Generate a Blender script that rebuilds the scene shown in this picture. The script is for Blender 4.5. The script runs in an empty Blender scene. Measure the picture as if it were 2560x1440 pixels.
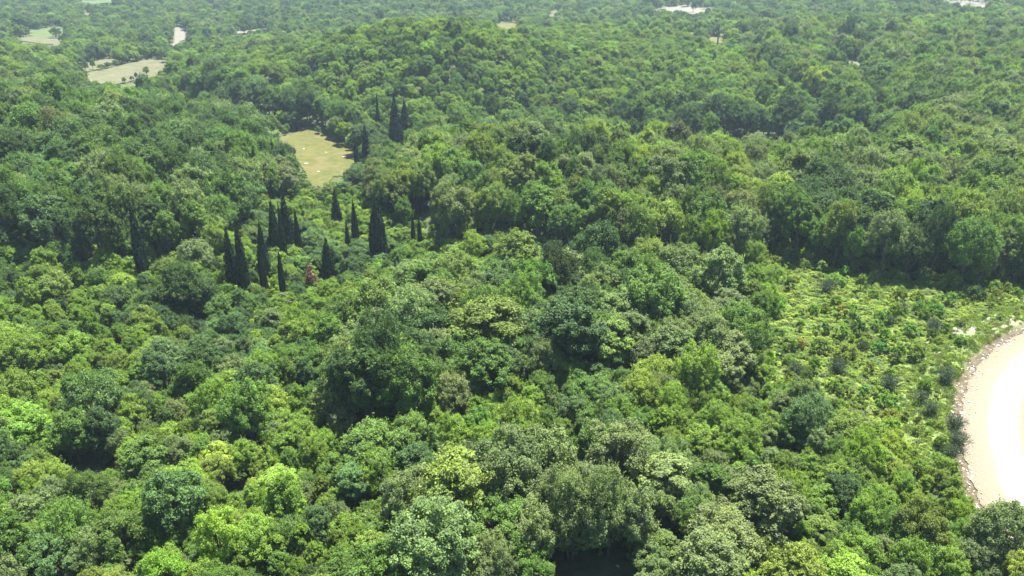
import bpy, math, random
import numpy as np
from mathutils import Vector, Matrix

# ------------------------------------------------------------------ camera, sky, sun, exposure
sc = bpy.context.scene
C = sc.collection
H = 58.0; PITCH = math.radians(24.0); F = 2000.0          # F in pixels of a 2560 wide frame
SUN_AZ = math.radians(38); SUN_EL = math.radians(71)       # azimuth from +Y towards +X

cam = bpy.data.cameras.new('camera'); camo = bpy.data.objects.new('camera', cam); C.objects.link(camo)
camo.location = (0, 0, H); camo.rotation_euler = (math.pi/2 - PITCH, 0, 0)
cam.sensor_width = 36; cam.lens = F*36/2560; cam.clip_start = 0.5; cam.clip_end = 9000
sc.camera = camo

w = bpy.data.worlds.new('World'); sc.world = w; w.use_nodes = True
nt = w.node_tree; sky = nt.nodes.new('ShaderNodeTexSky'); sky.sky_type = 'NISHITA'; sky.sun_disc = False
sky.sun_elevation = SUN_EL; sky.sun_rotation = SUN_AZ; sky.altitude = 200
bg = nt.nodes['Background']; bg.inputs[1].default_value = 0.07
nt.links.new(sky.outputs[0], bg.inputs[0])

sl = bpy.data.lights.new('sun', 'SUN'); sl.energy = 5.0; sl.angle = math.radians(0.53); sl.color = (1.0, 0.945, 0.81)
so = bpy.data.objects.new('sun', sl); C.objects.link(so)
sdir = Vector((math.sin(SUN_AZ)*math.cos(SUN_EL), math.cos(SUN_AZ)*math.cos(SUN_EL), math.sin(SUN_EL)))
so.rotation_euler = sdir.to_track_quat('Z', 'Y').to_euler(); so.location = (0, 0, 200)

sc.view_settings.view_transform = 'Standard'; sc.view_settings.look = 'None'
sc.view_settings.exposure = 1.82; sc.view_settings.gamma = 1
cy = sc.cycles
cy.use_denoising = True
cy.max_bounces = 6; cy.diffuse_bounces = 3; cy.glossy_bounces = 1; cy.transmission_bounces = 4
cy.volume_bounces = 0; cy.transparent_max_bounces = 4; cy.caustics_reflective = False; cy.caustics_refractive = False
cy.sample_clamp_indirect = 4

rng = np.random.default_rng(7); R = random.Random(7)

# ------------------------------------------------------------------ projection helpers (real 3D positions from sight lines)
SP, CP = math.sin(PITCH), math.cos(PITCH)
def ray(px, py):
    a = (px-1280)/F; b = -(py-720)/F
    return np.array([a, b*SP + CP, b*CP - SP])
def project(x, y, z):
    dz = z - H
    fwd = y*CP - dz*SP; up = y*SP + dz*CP
    fwd = np.where(np.abs(fwd) < 1e-3, 1e-3, fwd)
    return 1280 + F*x/fwd, 720 - F*up/fwd, fwd
def inpoly(px, py, poly):
    px = np.atleast_1d(px); py = np.atleast_1d(py)
    r = np.zeros(px.shape, bool); n = len(poly); j = n-1
    for i in range(n):
        xi, yi = poly[i]; xj, yj = poly[j]
        c = ((yi > py) != (yj > py)) & (px < (xj-xi)*(py-yi)/((yj-yi) or 1e-9) + xi)
        r ^= c; j = i
    return r
def sines(seed, n, lo, hi):
    g = np.random.default_rng(seed)
    k = np.exp(g.uniform(math.log(lo), math.log(hi), n)); a = g.uniform(0, 2*math.pi, n); p = g.uniform(0, 2*math.pi, n)
    def f(x, y):
        s = 0
        for i in range(n): s = s + np.sin((x*np.cos(a[i]) + y*np.sin(a[i]))*2*math.pi/k[i] + p[i])
        return s/math.sqrt(n/2)
    return f                                              # about unit variance
n_big = sines(1, 12, 45, 130); n_mid = sines(2, 14, 14, 40); n_small = sines(3, 14, 3, 9); n_spec = sines(4, 14, 18, 60); n_gap = sines(5, 14, 9, 26)

# ------------------------------------------------------------------ terrain: control points (pixel column, pixel row, ground height, canopy height)
CT = [
 (-300,1440,0,5),(0,1440,0,5),(700,1440,0,5),(1280,1440,1,6),(2000,1440,1,5),(2560,1440,1.5,2),(2900,1400,2,1),
 (-200,1150,-1,5),(0,1100,-1,5),(700,1100,-2,4),(1280,1150,1,5),(1280,1000,2,6),(1800,1050,2,5),(1650,750,2,8),(1280,780,1,8),(950,850,0,8),
 (2100,720,0.5,1),(2300,800,1.6,1),(2000,950,1.2,2),(2380,900,2.6,0.5),(2540,815,3,0),(2360,1100,2.4,2),(2700,820,3,0),
 (2500,900,2,0),(2450,1050,2,0),(2480,1200,2,0),(2560,1320,2,0),(2700,1000,2,0),(2800,1250,2,0),
 (2560,705,-1,0),(2200,685,-1,0),(1900,640,-1.5,0),(1650,620,-2,2),(2900,720,0,0),
 (2560,540,0,12),(2250,500,0,12),(1900,460,0,11),(1600,450,1,10),(2900,540,0,12),
 (2560,380,2,10),(2200,400,1,10),(1800,390,1.5,9),(1500,352,7,9),(1250,345,6,8),(1100,342,4,8),(1800,372,6,9),(1300,450,0,9),(1020,420,-3,6),(1080,500,-3,7),(1150,575,-4,2),(1350,600,-3,3),
 (1200,326,-14,8),(1500,338,-14,7),(1750,347,-11,7),(1980,352,-10,7),(2130,352,-9,7),(1000,332,-13,7),(2050,372,3,10),(2500,300,3,9),
 (2300,250,1,8),(2560,200,3,8),(2300,150,3,8),(2500,80,5,8),(2400,12,8,0),(2560,0,9,5),(2900,200,4,8),
 (1200,250,-7,8),(1600,250,-4,8),(1900,220,-2,8),(1200,150,4,8),(1500,150,1,8),(1150,70,15,8),(1100,28,19,8),(930,60,14,8),(800,110,7,8),(600,150,0,8),(800,220,-7,8),(700,240,-8,8),(500,170,-9,7),
 (1500,80,3,8),(1650,90,2,8),(1790,145,1,0),(1950,120,2,8),
 (1265,65,-9,0),(1000,20,-8,7),(1250,40,-8,7),(850,45,-9,7),(650,85,-10,7),(1400,50,-6,5),(1740,25,-3,0),(1500,12,-5,6),(1000,5,-6,7),(700,30,-8,7),(300,30,-10,7),(50,20,-10,7),(-250,20,-8,7),(2000,30,1,7),
 (440,95,-10,0),(440,135,-10,5),(300,190,-10,0),(100,98,-9,0),(350,215,-9.5,0),(470,265,-9,0),(600,265,-9,6),(700,325,-9,3),(800,380,-10,0),(780,460,-9,0),(900,400,-9.5,0),
 (760,520,-8,3),(700,620,-6,3),(850,620,-6,4),(361,692,-3,0),(615,740,-4,0),(950,660,-5,3),(1200,680,-4,4),(1000,740,-3,4),
 (0,610,-3,1),(200,650,-4,1),(420,630,-5,1),(560,560,-6,2),(-200,600,-3,2),
 (100,490,3,10),(300,490,3,10),(480,490,2,10),(620,470,-2,9),(0,370,10,9),(300,370,10,9),(480,360,7,9),(600,360,1,9),(690,420,-5,8),(-250,370,11,9),
 (0,262,12,8),(200,270,9,8),(380,290,5,8),(0,150,2,8),(120,165,-2,8),(180,215,-6,8),(400,260,-4,8),(-250,150,4,8),(0,110,-5,7),
 (0,740,-3,4),(0,880,-2,4),(300,900,-3,4),(600,850,-4,4),(-250,800,-3,4),
]
pts = []
for px, py, z, c in CT:
    d = ray(px, py); t = (H - z - c)/(-d[2]); pts.append((d[0]*t, d[1]*t, z))
for X, Y, z in [(0,-60,0),(-80,-40,0),(80,-40,0),(0,10,0),(-60,30,0),(60,30,1),(-900,1100,0),(0,1100,-5),(900,1100,8),(-1500,2000,20),(0,2000,10),(1500,2000,30),(-2800,3300,60),(0,3300,40),(2800,3300,60)]:
    pts.append((X, Y, z))
pts = np.array(pts)
def warp(x, y):
    yp = y + 80
    return np.stack([x/yp*1.3, np.log(yp)*1.15], -1)
P = warp(pts[:, 0], pts[:, 1]); N = len(P)
K = np.linalg.norm(P[:, None]-P[None], axis=-1)
A = np.zeros((N+3, N+3)); A[:N, :N] = K + np.eye(N)*-0.012; A[:N, N] = 1; A[:N, N+1:] = P; A[N, :N] = 1; A[N+1:, :N] = P.T
sol = np.linalg.solve(A, np.concatenate([pts[:, 2], [0, 0, 0]]))
def raw_height(x, y):
    q = warp(x, y); out = np.empty(x.shape)
    qf = q.reshape(-1, 2); of = out.reshape(-1)
    for s in range(0, len(qf), 20000):
        b = qf[s:s+20000]
        of[s:s+20000] = np.linalg.norm(b[:, None]-P[None], axis=-1) @ sol[:N] + sol[N] + b @ sol[N+1:]
    return of.reshape(x.shape)

# road: outer edge seen in the photograph, on a level bench at 2 m
ROADZ = 2.0
outer_px = [(3000,700),(2760,760),(2640,800),(2560,832),(2490,870),(2435,930),(2410,990),(2402,1050),(2408,1120),(2428,1200),(2470,1285),(2530,1365),(2610,1450),(2720,1560)]
oe = []
for px, py in outer_px:
    d = ray(px, py); t = (H-ROADZ)/(-d[2]); oe.append((d[0]*t, d[1]*t))
def catmull(p, n=10):
    p = [np.array(a, float) for a in p]; p = [2*p[0]-p[1]] + p + [2*p[-1]-p[-2]]; o = []
    for i in range(1, len(p)-2):
        for k in range(n):
            t = k/n
            o.append(0.5*((2*p[i]) + (-p[i-1]+p[i+1])*t + (2*p[i-1]-5*p[i]+4*p[i+1]-p[i+2])*t*t + (-p[i-1]+3*p[i]-3*p[i+1]+p[i+2])*t**3))
    o.append(p[-2]); return np.array(o)
oe = catmull(oe)
tg = np.gradient(oe, axis=0); tg /= np.linalg.norm(tg, axis=1)[:, None]
nrm = np.stack([-tg[:, 1], tg[:, 0]], 1)                   # points to the inside of the bend
if nrm[len(nrm)//2][0] < 0: nrm = -nrm
HW = 4.3
cl = oe + nrm*HW
for _ in range(6): cl[1:-1] = (cl[:-2]+2*cl[1:-1]+cl[2:])/4
def road_dist(x, y):
    s = x.shape; x = x.ravel(); y = y.ravel(); best = np.full(x.shape, 1e9); side = np.zeros(x.shape)
    for i in range(len(cl)-1):
        a = cl[i]; b = cl[i+1]; ab = b-a; L = ab@ab
        t = np.clip(((x-a[0])*ab[0]+(y-a[1])*ab[1])/L, 0, 1)
        dx = x-(a[0]+t*ab[0]); dy = y-(a[1]+t*ab[1]); dd = np.hypot(dx, dy)
        m = dd < best; best = np.where(m, dd, best)
        side = np.where(m, -(dx*nrm[i, 0]+dy*nrm[i, 1]), side)
    return best.reshape(s), side.reshape(s)

NR, NC = 640, 420
yp = np.exp(np.linspace(math.log(30), math.log(3400), NR)); uu = np.linspace(-1, 1, NC)
def wid(yp): return yp*0.92 + 40
GY = np.repeat((yp-80)[:, None], NC, 1); GX = uu[None]*wid(yp)[:, None]
GZ = raw_height(GX, GY)
GZ += 0.25*n_mid(GX, GY)*np.clip((GY-40)/100, 0.2, 1) + 0.10*n_small(GX, GY)
near = (np.abs(GX-60) < 90) & (GY < 220)
rd = np.full(GX.shape, 1e3); rs = np.zeros(GX.shape)
a_, b_ = road_dist(GX[near], GY[near]); rd[near] = a_; rs[near] = b_
tt = np.clip((rd-HW-.45*n_small(GX, GY))/(2.0+.5*n_mid(GX, GY)), 0, 1); tt = tt*tt*(3-2*tt)
outer_lift = np.where(rs > 0, (.45+.25*n_small(GX, GY))*np.exp(-((rd-HW-1.6)/5)**2), -0.5*np.exp(-((rd-HW)/4)**2))
GZ = np.where(rd < 40, (ROADZ-0.15)*(1-tt) + (GZ+outer_lift)*tt, GZ)
def height(x, y):
    x = np.asarray(x, float); y = np.asarray(y, float)
    q = np.clip(y+80, 30.01, 3399); r = (np.log(q)-math.log(30))/(math.log(3400)-math.log(30))*(NR-1)
    i = np.clip(r.astype(int), 0, NR-2); fy = (q-yp[i])/(yp[i+1]-yp[i])
    c = np.clip((x/wid(q)+1)/2*(NC-1), 0, NC-1.001); j = c.astype(int); fx = c-j
    return (GZ[i, j]*(1-fx)+GZ[i, j+1]*fx)*(1-fy) + (GZ[i+1, j]*(1-fx)+GZ[i+1, j+1]*fx)*fy
def hit(px, py, lift=0.0, tmin=40):
    d = ray(px, py); t = np.concatenate([np.arange(tmin, 400, 0.4), np.arange(400, 3000, 1.5)])
    x = d[0]*t; y = d[1]*t; z = H + d[2]*t; h = height(x, y)+lift
    k = np.argmax(z < h)
    if not (z < h).any(): k = len(t)-1
    return float(x[k]), float(y[k]), float(h[k]-lift)

# ------------------------------------------------------------------ materials
def mat(name, build):
    m = bpy.data.materials.new(name); m.use_nodes = True; t = m.node_tree; t.nodes.clear()
    out = t.nodes.new('ShaderNodeOutputMaterial'); s = build(t, t.nodes, t.links); t.links.new(s, out.inputs[0]); return m
def ramp(n, l, fac, stops):
    r = n.new('ShaderNodeValToRGB'); l.new(fac, r.inputs[0]); e = r.color_ramp.elements
    e[0].position, e[0].color = stops[0][0], (*stops[0][1], 1); e[1].position, e[1].color = stops[-1][0], (*stops[-1][1], 1)
    for p, c in stops[1:-1]: q = e.new(p); q.color = (*c, 1)
    return r.outputs[0]
def noise(n, l, scale, detail=4, vec=None, rough=.6):
    k = n.new('ShaderNodeTexNoise'); k.inputs['Scale'].default_value = scale; k.inputs['Detail'].default_value = detail; k.inputs['Roughness'].default_value = rough
    if vec is None:
        g = n.new('ShaderNodeNewGeometry'); vec = g.outputs['Position']
    l.new(vec, k.inputs['Vector']); return k.outputs['Fac']
def mixc(n, l, fac, a, b, mode='MIX'):
    m = n.new('ShaderNodeMix'); m.data_type = 'RGBA'; m.blend_type = mode
    for v, s in ((fac, 0), (a, 6), (b, 7)):
        if hasattr(v, 'links'): l.new(v, m.inputs[s])
        elif s == 0: m.inputs[0].default_value = v
        else: m.inputs[s].default_value = (*v, 1)
    return m.outputs[2]
def leaf_shader(t, n, l, use_tint=True, base=(.05, .1, .03), trans=0.40, var=0.5, tsat=(1.25, 1.2, .55)):
    if use_tint:
        a = n.new('ShaderNodeAttribute'); a.attribute_type = 'INSTANCER'; a.attribute_name = 'tint'; col = a.outputs['Color']
    else:
        rgb = n.new('ShaderNodeRGB'); rgb.outputs[0].default_value = (*base, 1); col = rgb.outputs[0]
    v = n.new('ShaderNodeAttribute'); v.attribute_name = 'leafvar'
    c1 = ramp(n, l, v.outputs['Fac'], [(0, (1-var, 1-var, 1-var*0.8)), (.55, (1, 1, 1)), (1, (1+var*.95, 1+var*0.85, 1+var*.45))])
    col = mixc(n, l, 1.0, col, c1, 'MULTIPLY')
    d = n.new('ShaderNodeBsdfDiffuse'); l.new(col, d.inputs[0])
    tr = n.new('ShaderNodeBsdfTranslucent'); tc = mixc(n, l, 1.0, col, tsat, 'MULTIPLY'); l.new(tc, tr.inputs[0])
    m1 = n.new('ShaderNodeMixShader'); m1.inputs[0].default_value = trans; l.new(d.outputs[0], m1.inputs[1]); l.new(tr.outputs[0], m1.inputs[2])
    g = n.new('ShaderNodeBsdfGlossy'); g.inputs['Roughness'].default_value = .6; g.inputs[0].default_value = (.9, .95, .9, 1)
    m2 = n.new('ShaderNodeMixShader'); m2.inputs[0].default_value = .02; l.new(m1.outputs[0], m2.inputs[1]); l.new(g.outputs[0], m2.inputs[2])
    return m2.outputs[0]
def simple(name, col, rough=.8, var=.25, scale=3, metallic=0):
    def b(t, n, l):
        p = n.new('ShaderNodeBsdfPrincipled'); p.inputs['Roughness'].default_value = rough; p.inputs['Metallic'].default_value = metallic
        f = noise(n, l, scale); c = ramp(n, l, f, [(.3, tuple(k*(1-var) for k in col)), (.7, tuple(min(1, k*(1+var)) for k in col))])
        l.new(c, p.inputs['Base Color']); return p.outputs[0]
    return mat(name, b)
M_leaf = mat('broadleaf_foliage', lambda t, n, l: leaf_shader(t, n, l))
M_cyp = mat('cypress_foliage', lambda t, n, l: leaf_shader(t, n, l, False, (.020, .040, .016), .14, .7))
M_red = mat('rusty_foliage', lambda t, n, l: leaf_shader(t, n, l, False, (.22, .12, .09), .25, .4, (1.2, 1, .8)))
M_broom = mat('broom_foliage', lambda t, n, l: leaf_shader(t, n, l, False, (.055, .085, .045), .2, .35))
M_bark = simple('bark', (.10, .085, .07), .9, .4, 8)
M_pale = simple('dead_wood', (.24, .22, .20), .85, .25, 6)
def ground_b(t, n, l):
    p = n.new('ShaderNodeBsdfPrincipled'); p.inputs['Roughness'].default_value = .95
    f = noise(n, l, .9, 6); f2 = noise(n, l, .08, 4)
    leafy = ramp(n, l, f, [(.25, (.022, .032, .012)), (.5, (.045, .062, .02)), (.75, (.075, .085, .035))])
    grass = ramp(n, l, f, [(.25, (.075, .125, .03)), (.5, (.12, .175, .04)), (.75, (.17, .205, .07))])
    soil = ramp(n, l, noise(n, l, 2.2, 6), [(.3, (0.045, 0.033, 0.020)), (.5, (0.086, 0.066, 0.041)), (.72, (0.153, 0.131, 0.090))])
    rock = ramp(n, l, noise(n, l, 1.3, 6), [(.3, (.20, .19, .15)), (.7, (.36, .34, .30))])
    a = n.new('ShaderNodeAttribute'); a.attribute_name = 'cover'
    s = n.new('ShaderNodeSeparateColor'); l.new(a.outputs['Color'], s.inputs[0])
    c = mixc(n, l, s.outputs[0], leafy, grass); c = mixc(n, l, s.outputs[1], c, soil); c = mixc(n, l, s.outputs[2], c, rock)
    l.new(c, p.inputs['Base Color'])
    b = n.new('ShaderNodeBump'); b.inputs['Strength'].default_value = .6; b.inputs['Distance'].default_value = .3; l.new(f, b.inputs['Height']); l.new(b.outputs[0], p.inputs['Normal'])
    return p.outputs[0]
M_ground = mat('woodland_ground', ground_b)
def field_mat(name, c0, c1, c2, s=.35, rocks=False):
    def b(t, n, l):
        p = n.new('ShaderNodeBsdfPrincipled'); p.inputs['Roughness'].default_value = .95
        f = noise(n, l, s, 7, rough=.68); c = ramp(n, l, f, [(.33, c0), (.5, c1), (.66, c2)])
        if rocks:
            g = n.new('ShaderNodeNewGeometry'); mp = n.new('ShaderNodeMapping'); mp.inputs['Scale'].default_value = (1, .55, 1); l.new(g.outputs['Position'], mp.inputs[0])
            f3 = noise(n, l, .16, 3, mp.outputs[0]); c = mixc(n, l, ramp(n, l, f3, [(.5, (0, 0, 0)), (.62, (.8, .8, .8))]), c, (.105, .092, .030))
        l.new(c, p.inputs['Base Color']); return p.outputs[0]
    return mat(name, b)
M_meadow = field_mat('meadow_grass', (0.046, 0.059, 0.007), (0.072, 0.078, 0.010), (0.111, 0.096, 0.023), .5, True)
M_dry = field_mat('dry_field', (0.067, 0.070, 0.030), (0.090, 0.092, 0.042), (0.107, 0.108, 0.053), .12)
M_green = field_mat('green_field', (0.046, 0.082, 0.018), (0.062, 0.098, 0.023), (0.077, 0.109, 0.030), .2)
M_lime = field_mat('limestone_gravel', (0.104, 0.095, 0.076), (0.142, 0.132, 0.112), (0.164, 0.158, 0.136), .6)
M_scar = field_mat('rocky_scree', (0.043, 0.059, 0.027), (0.108, 0.108, 0.081), (0.206, 0.194, 0.178), .12)
def road_b(t, n, l):
    p = n.new('ShaderNodeBsdfPrincipled'); p.inputs['Roughness'].default_value = .9
    a = n.new('ShaderNodeAttribute'); a.attribute_name = 'across'
    f = noise(n, l, .7, 5); ad = n.new('ShaderNodeMath'); ad.operation = 'MULTIPLY_ADD'; ad.inputs[1].default_value = .12; l.new(f, ad.inputs[0]); l.new(a.outputs['Fac'], ad.inputs[2])
    c = ramp(n, l, ad.outputs[0], [(.02, (0.131, 0.101, 0.065)), (.10, (0.174, 0.151, 0.111)), (.38, (0.195, 0.176, 0.135)), (.46, (0.243, 0.240, 0.218)), (.54, (0.287, 0.288, 0.274)), (.72, (0.270, 0.271, 0.257)), (.82, (0.195, 0.174, 0.131)), (.98, (0.144, 0.114, 0.079))])
    f2 = noise(n, l, 3, 6); c = mixc(n, l, 1., c, ramp(n, l, f2, [(.3, (.86, .86, .85)), (.6, (1, 1, 1))]), 'MULTIPLY')
    l.new(c, p.inputs['Base Color'])
    b = n.new('ShaderNodeBump'); b.inputs['Strength'].default_value = .4; b.inputs['Distance'].default_value = .05; l.new(f2, b.inputs['Height']); l.new(b.outputs[0], p.inputs['Normal'])
    return p.outputs[0]
M_road = mat('gravel', road_b)

# ------------------------------------------------------------------ object helpers
def mesh(name, v, f, attrs=None, smooth=False):
    v = np.asarray(v, np.float32); f = np.asarray(f, np.int32); k = f.shape[1]
    me = bpy.data.meshes.new(name); me.vertices.add(len(v)); me.vertices.foreach_set('co', v.ravel())
    me.loops.add(f.size); me.loops.foreach_set('vertex_index', f.ravel())
    me.polygons.add(len(f)); me.polygons.foreach_set('loop_start', np.arange(0, f.size, k, dtype=np.int32))
    me.update(calc_edges=True)
    if smooth: me.polygons.foreach_set('use_smooth', np.ones(len(f), bool))
    for nm, (ty, dom, arr) in (attrs or {}).items():
        a = me.attributes.new(nm, ty, dom)
        a.data.foreach_set({'FLOAT': 'value', 'FLOAT_COLOR': 'color', 'INT': 'value', 'FLOAT_VECTOR': 'vector'}[ty], np.asarray(arr).ravel())
    return me
def link(name, me, material=None, parent=None, loc=(0, 0, 0)):
    o = bpy.data.objects.new(name, me); C.objects.link(o); o.location = loc
    if material and not me.materials: me.materials.append(material)
    if parent: o.parent = parent
    return o
def empty(name, label, cat, loc, group=None, rz=0.0, s=1.0):
    o = bpy.data.objects.new(name, None); C.objects.link(o); o.location = loc; o.rotation_euler = (0, 0, rz)
    o.scale = s if hasattr(s, '__len__') else (s, s, s); o.empty_display_size = .3
    o['label'] = label; o['category'] = cat
    if group: o['group'] = group
    return o
def tube(path, radii, sides=7):
    path = [np.array(p, float) for p in path]; v = []; f = []
    for i, p in enumerate(path):
        d = path[min(i+1, len(path)-1)] - path[max(i-1, 0)]; d /= np.linalg.norm(d)+1e-9
        a = np.cross(d, [0.3, .9, .1]); a /= np.linalg.norm(a)+1e-9; b = np.cross(d, a)
        for k in range(sides):
            t = 2*math.pi*k/sides; v.append(p + radii[i]*(a*math.cos(t)+b*math.sin(t)))
    for i in range(len(path)-1):
        for k in range(sides):
            q = (k+1) % sides; f.append((i*sides+k, i*sides+q, (i+1)*sides+q, (i+1)*sides+k))
    return np.array(v), np.array(f)
def join(parts):
    V = []; Fc = []; o = 0
    for v, f in parts: V.append(v); Fc.append(np.asarray(f)+o); o += len(v)
    return np.concatenate(V), np.concatenate(Fc)
def box(c, s, rot=None):
    v = np.array([(x, y, z) for x in (-.5, .5) for y in (-.5, .5) for z in (-.5, .5)])*np.array(s)
    if rot is not None: v = v @ np.array(rot).T
    return v+np.array(c), np.array([(0, 1, 3, 2), (4, 6, 7, 5), (0, 4, 5, 1), (2, 3, 7, 6), (0, 2, 6, 4), (1, 5, 7, 3)])
def unit(a): return a/(np.linalg.norm(a, axis=-1, keepdims=True)+1e-9)
def leaves(pos, nor, size, var, g, aspect=.62, up=None):
    """one rhombic leaf face at each pos"""
    n = len(pos); nor = unit(nor)
    r = unit(g.normal(size=(n, 3))) if up is None else unit(up)
    a = unit(np.cross(nor, r)); b = np.cross(nor, a)
    if up is not None: a, b = b, a
    s = size[:, None]
    fold = nor*s*g.uniform(-.18, .18, (n, 1))
    v = np.stack([pos-a*s*.5, pos-b*s*aspect*.5+fold, pos+a*s*.5, pos+b*s*aspect*.5+fold], 1).reshape(-1, 3)
    f = np.arange(4*n).reshape(n, 4)
    return v, f, np.repeat(var, 4)

# ------------------------------------------------------------------ ground
idx = np.arange(NR*NC).reshape(NR, NC)
fc = np.stack([idx[:-1, :-1], idx[:-1, 1:], idx[1:, 1:], idx[1:, :-1]], -1).reshape(-1, 4)
Z_CLEAR = [(1900,690),(1850,650),(2000,650),(2200,700),(2560,722),(3000,760),(3000,800),(2560,832),(2440,900),(2400,960),(2395,1060),(2405,1150),(2330,1210),(2200,1150),(2060,1040),(1930,970),(1900,850),(1930,760)]
gpx, gpy, gf = project(GX, GY, GZ)
cov = np.zeros((NR, NC, 4)); cov[..., 3] = 1
clr = inpoly(gpx.ravel(), gpy.ravel(), Z_CLEAR).reshape(gpx.shape) & (GY > 30) & (GY < 200)
cov[..., 0] = np.where(clr, 1, np.clip(.02+.12*n_mid(GX, GY), 0, .2))
cov[..., 0] = np.where((rd < 12) & (gpy < 1150), np.maximum(cov[..., 0], .8), cov[..., 0])
cov[..., 1] = np.clip(1.4-np.abs(rd-HW-.5)/1.3 + .45*n_small(GX, GY), 0, 1)*(rd < 30)
cov[..., 1] = np.maximum(cov[..., 1], (rd < HW+.3)*1.0)
lime = np.zeros(GX.shape)
for px, py, rr in [(2435,818,1.6),(2400,828,1.2),(2470,812,1.5),(2500,806,1.0),(2335,880,1.2),(2350,905,.8),(2545,748,1.5),(2530,800,.9),(2120,800,.6),(1985,915,.6)]:
    x, y, z = hit(px, py); lime = np.maximum(lime, np.clip(1.6-np.hypot((GX-x)/1.6, GY-y)/rr, 0, 1))
cov[..., 2] = np.clip(lime + .35*lime*n_small(GX, GY), 0, 1)
gm = mesh('ground', np.stack([GX, GY, GZ], -1).reshape(-1, 3), fc, {'cover': ('FLOAT_COLOR', 'POINT', cov.reshape(-1, 4))}, True)
g_o = link('ground', gm, M_ground); g_o['kind'] = 'structure'

# road ribbon
ac = np.linspace(-1, 1, 17); v = []; nL = len(cl)
tg2 = np.gradient(cl, axis=0); tg2 /= np.linalg.norm(tg2, axis=1)[:, None]; nr2 = np.stack([-tg2[:, 1], tg2[:, 0]], 1)
if nr2[nL//2][0] < 0: nr2 = -nr2
wob = 0.18*np.sin(np.arange(nL)*.9)+.12*np.sin(np.arange(nL)*2.3+1)
for i in range(nL):
    for a in ac:
        r = HW*a + (wob[i] if abs(a) > .9 else 0); v.append((cl[i, 0]+nr2[i, 0]*r, cl[i, 1]+nr2[i, 1]*r, ROADZ+.03-.06*a*a))
ri = np.arange(nL*17).reshape(nL, 17)
rf = np.stack([ri[:-1, :-1], ri[1:, :-1], ri[1:, 1:], ri[:-1, 1:]], -1).reshape(-1, 4)
rm = mesh('gravel_road', v, rf, {'across': ('FLOAT', 'POINT', np.tile((ac+1)/2, nL).astype(np.float32))}, True)
o = link('gravel_road', rm, M_road); o['kind'] = 'structure'

# fields, meadow and bare lots: sheets draped a hand above the ground
FIELDS = [
 ('meadow', M_meadow, .7, [(697,348),(745,331),(783,312),(800,316),(808,335),(840,350),(880,372),(893,385),(893,418),(880,436),(835,445),(805,478),(775,468),(762,430),(745,410),(712,380)]),
 ('dry_field', M_dry, 1.6, [(212,192),(270,174),(320,161),(370,150),(422,152),(420,170),(400,187),(370,197),(300,211),(240,212),(214,210)]),
 ('small_dry_field', M_dry, 1.6, [(192,167),(270,146),(300,153),(270,167),(225,180),(205,182)]),
 ('lower_field', M_dry, 1.6, [(290,214),(370,201),(368,223),(325,227),(300,224)]),
 ('green_field', M_green, 2.2, [(70,81),(130,70),(160,67),(161,89),(110,93),(73,91)]),
 ('pale_field', M_dry, 2.2, [(26,97),(120,92),(160,97),(150,118),(125,112),(60,105),(28,103)]),
 ('distant_field', M_dry, 3, [(205,34),(230,33),(226,44),(214,42)]),
 ('upper_green_field', M_green, 3, [(200,2),(290,0),(280,8),(236,12),(204,8)]),
 ('limestone_lot', M_lime, 1.8, [(438,68),(458,70),(472,80),(472,98),(448,108),(430,124),(416,120),(436,104),(434,84)]),
 ('pale_track', M_lime, 2.5, [(590,80),(640,76),(682,72),(684,78),(640,83),(592,86)]),
 ('hill_meadow', M_meadow, 2.2, [(1236,64),(1255,56),(1298,60),(1292,71),(1278,77),(1238,74)]),
 ('dirt_track', M_dry, 2.0, [(1378,28),(1392,27),(1393,38),(1376,50),(1366,60),(1361,58),(1372,42)]),
 ('construction_lot', M_lime, 2.5, [(1632,26),(1690,14),(1762,19),(1804,23),(1775,31),(1735,37),(1680,35),(1640,33)]),
 ('clearing_by_pole', M_meadow, 1.6, [(1772,89),(1810,94),(1806,110),(1774,107)]),
 ('narrow_clearing', M_meadow, 1.6, [(1716,79),(1752,82),(1748,89),(1720,86)]),
 ('rocky_hillside', M_scar, 3, [(2350,0),(2400,-6),(2460,0),(2480,14),(2450,26),(2400,24),(2356,18)]),
 ('stony_glade', M_scar, 1.6, [(2095,138),(2130,146),(2170,166),(2160,176),(2115,166),(2090,150)]),
 ('small_glade', M_meadow, 1.2, [(428,258),(465,255),(482,266),(470,275),(435,272)]),
]
for name, m_, st, poly in FIELDS:
    w_ = np.array([hit(*p) for p in poly]); wp = [(a, b) for a, b, _ in w_]
    x0, y0 = w_[:, 0].min(), w_[:, 1].min(); x1, y1 = w_[:, 0].max(), w_[:, 1].max()
    nx = max(2, min(260, int((x1-x0)/st)+1)); ny = max(2, min(260, int((y1-y0)/(st*1.5))+1))
    xs = np.linspace(x0, x1, nx+1); ys = np.linspace(y0, y1, ny+1); gx, gy = np.meshgrid(xs, ys)
    keep = inpoly(((gx[:-1, :-1]+gx[1:, 1:])/2).ravel(), ((gy[:-1, :-1]+gy[1:, 1:])/2).ravel(), wp)
    gz = height(gx, gy)+.12+.0006*gy.mean()
    ii = np.arange(gx.size).reshape(gx.shape); ff = np.stack([ii[:-1, :-1], ii[:-1, 1:], ii[1:, 1:], ii[1:, :-1]], -1).reshape(-1, 4)[keep]
    if len(ff) == 0: continue
    used, inv = np.unique(ff, return_inverse=True); vv = np.stack([gx, gy, gz], -1).reshape(-1, 3)[used]
    o = link(name, mesh(name, vv, inv.reshape(-1, 4), smooth=True), m_); o['kind'] = 'structure'

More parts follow.
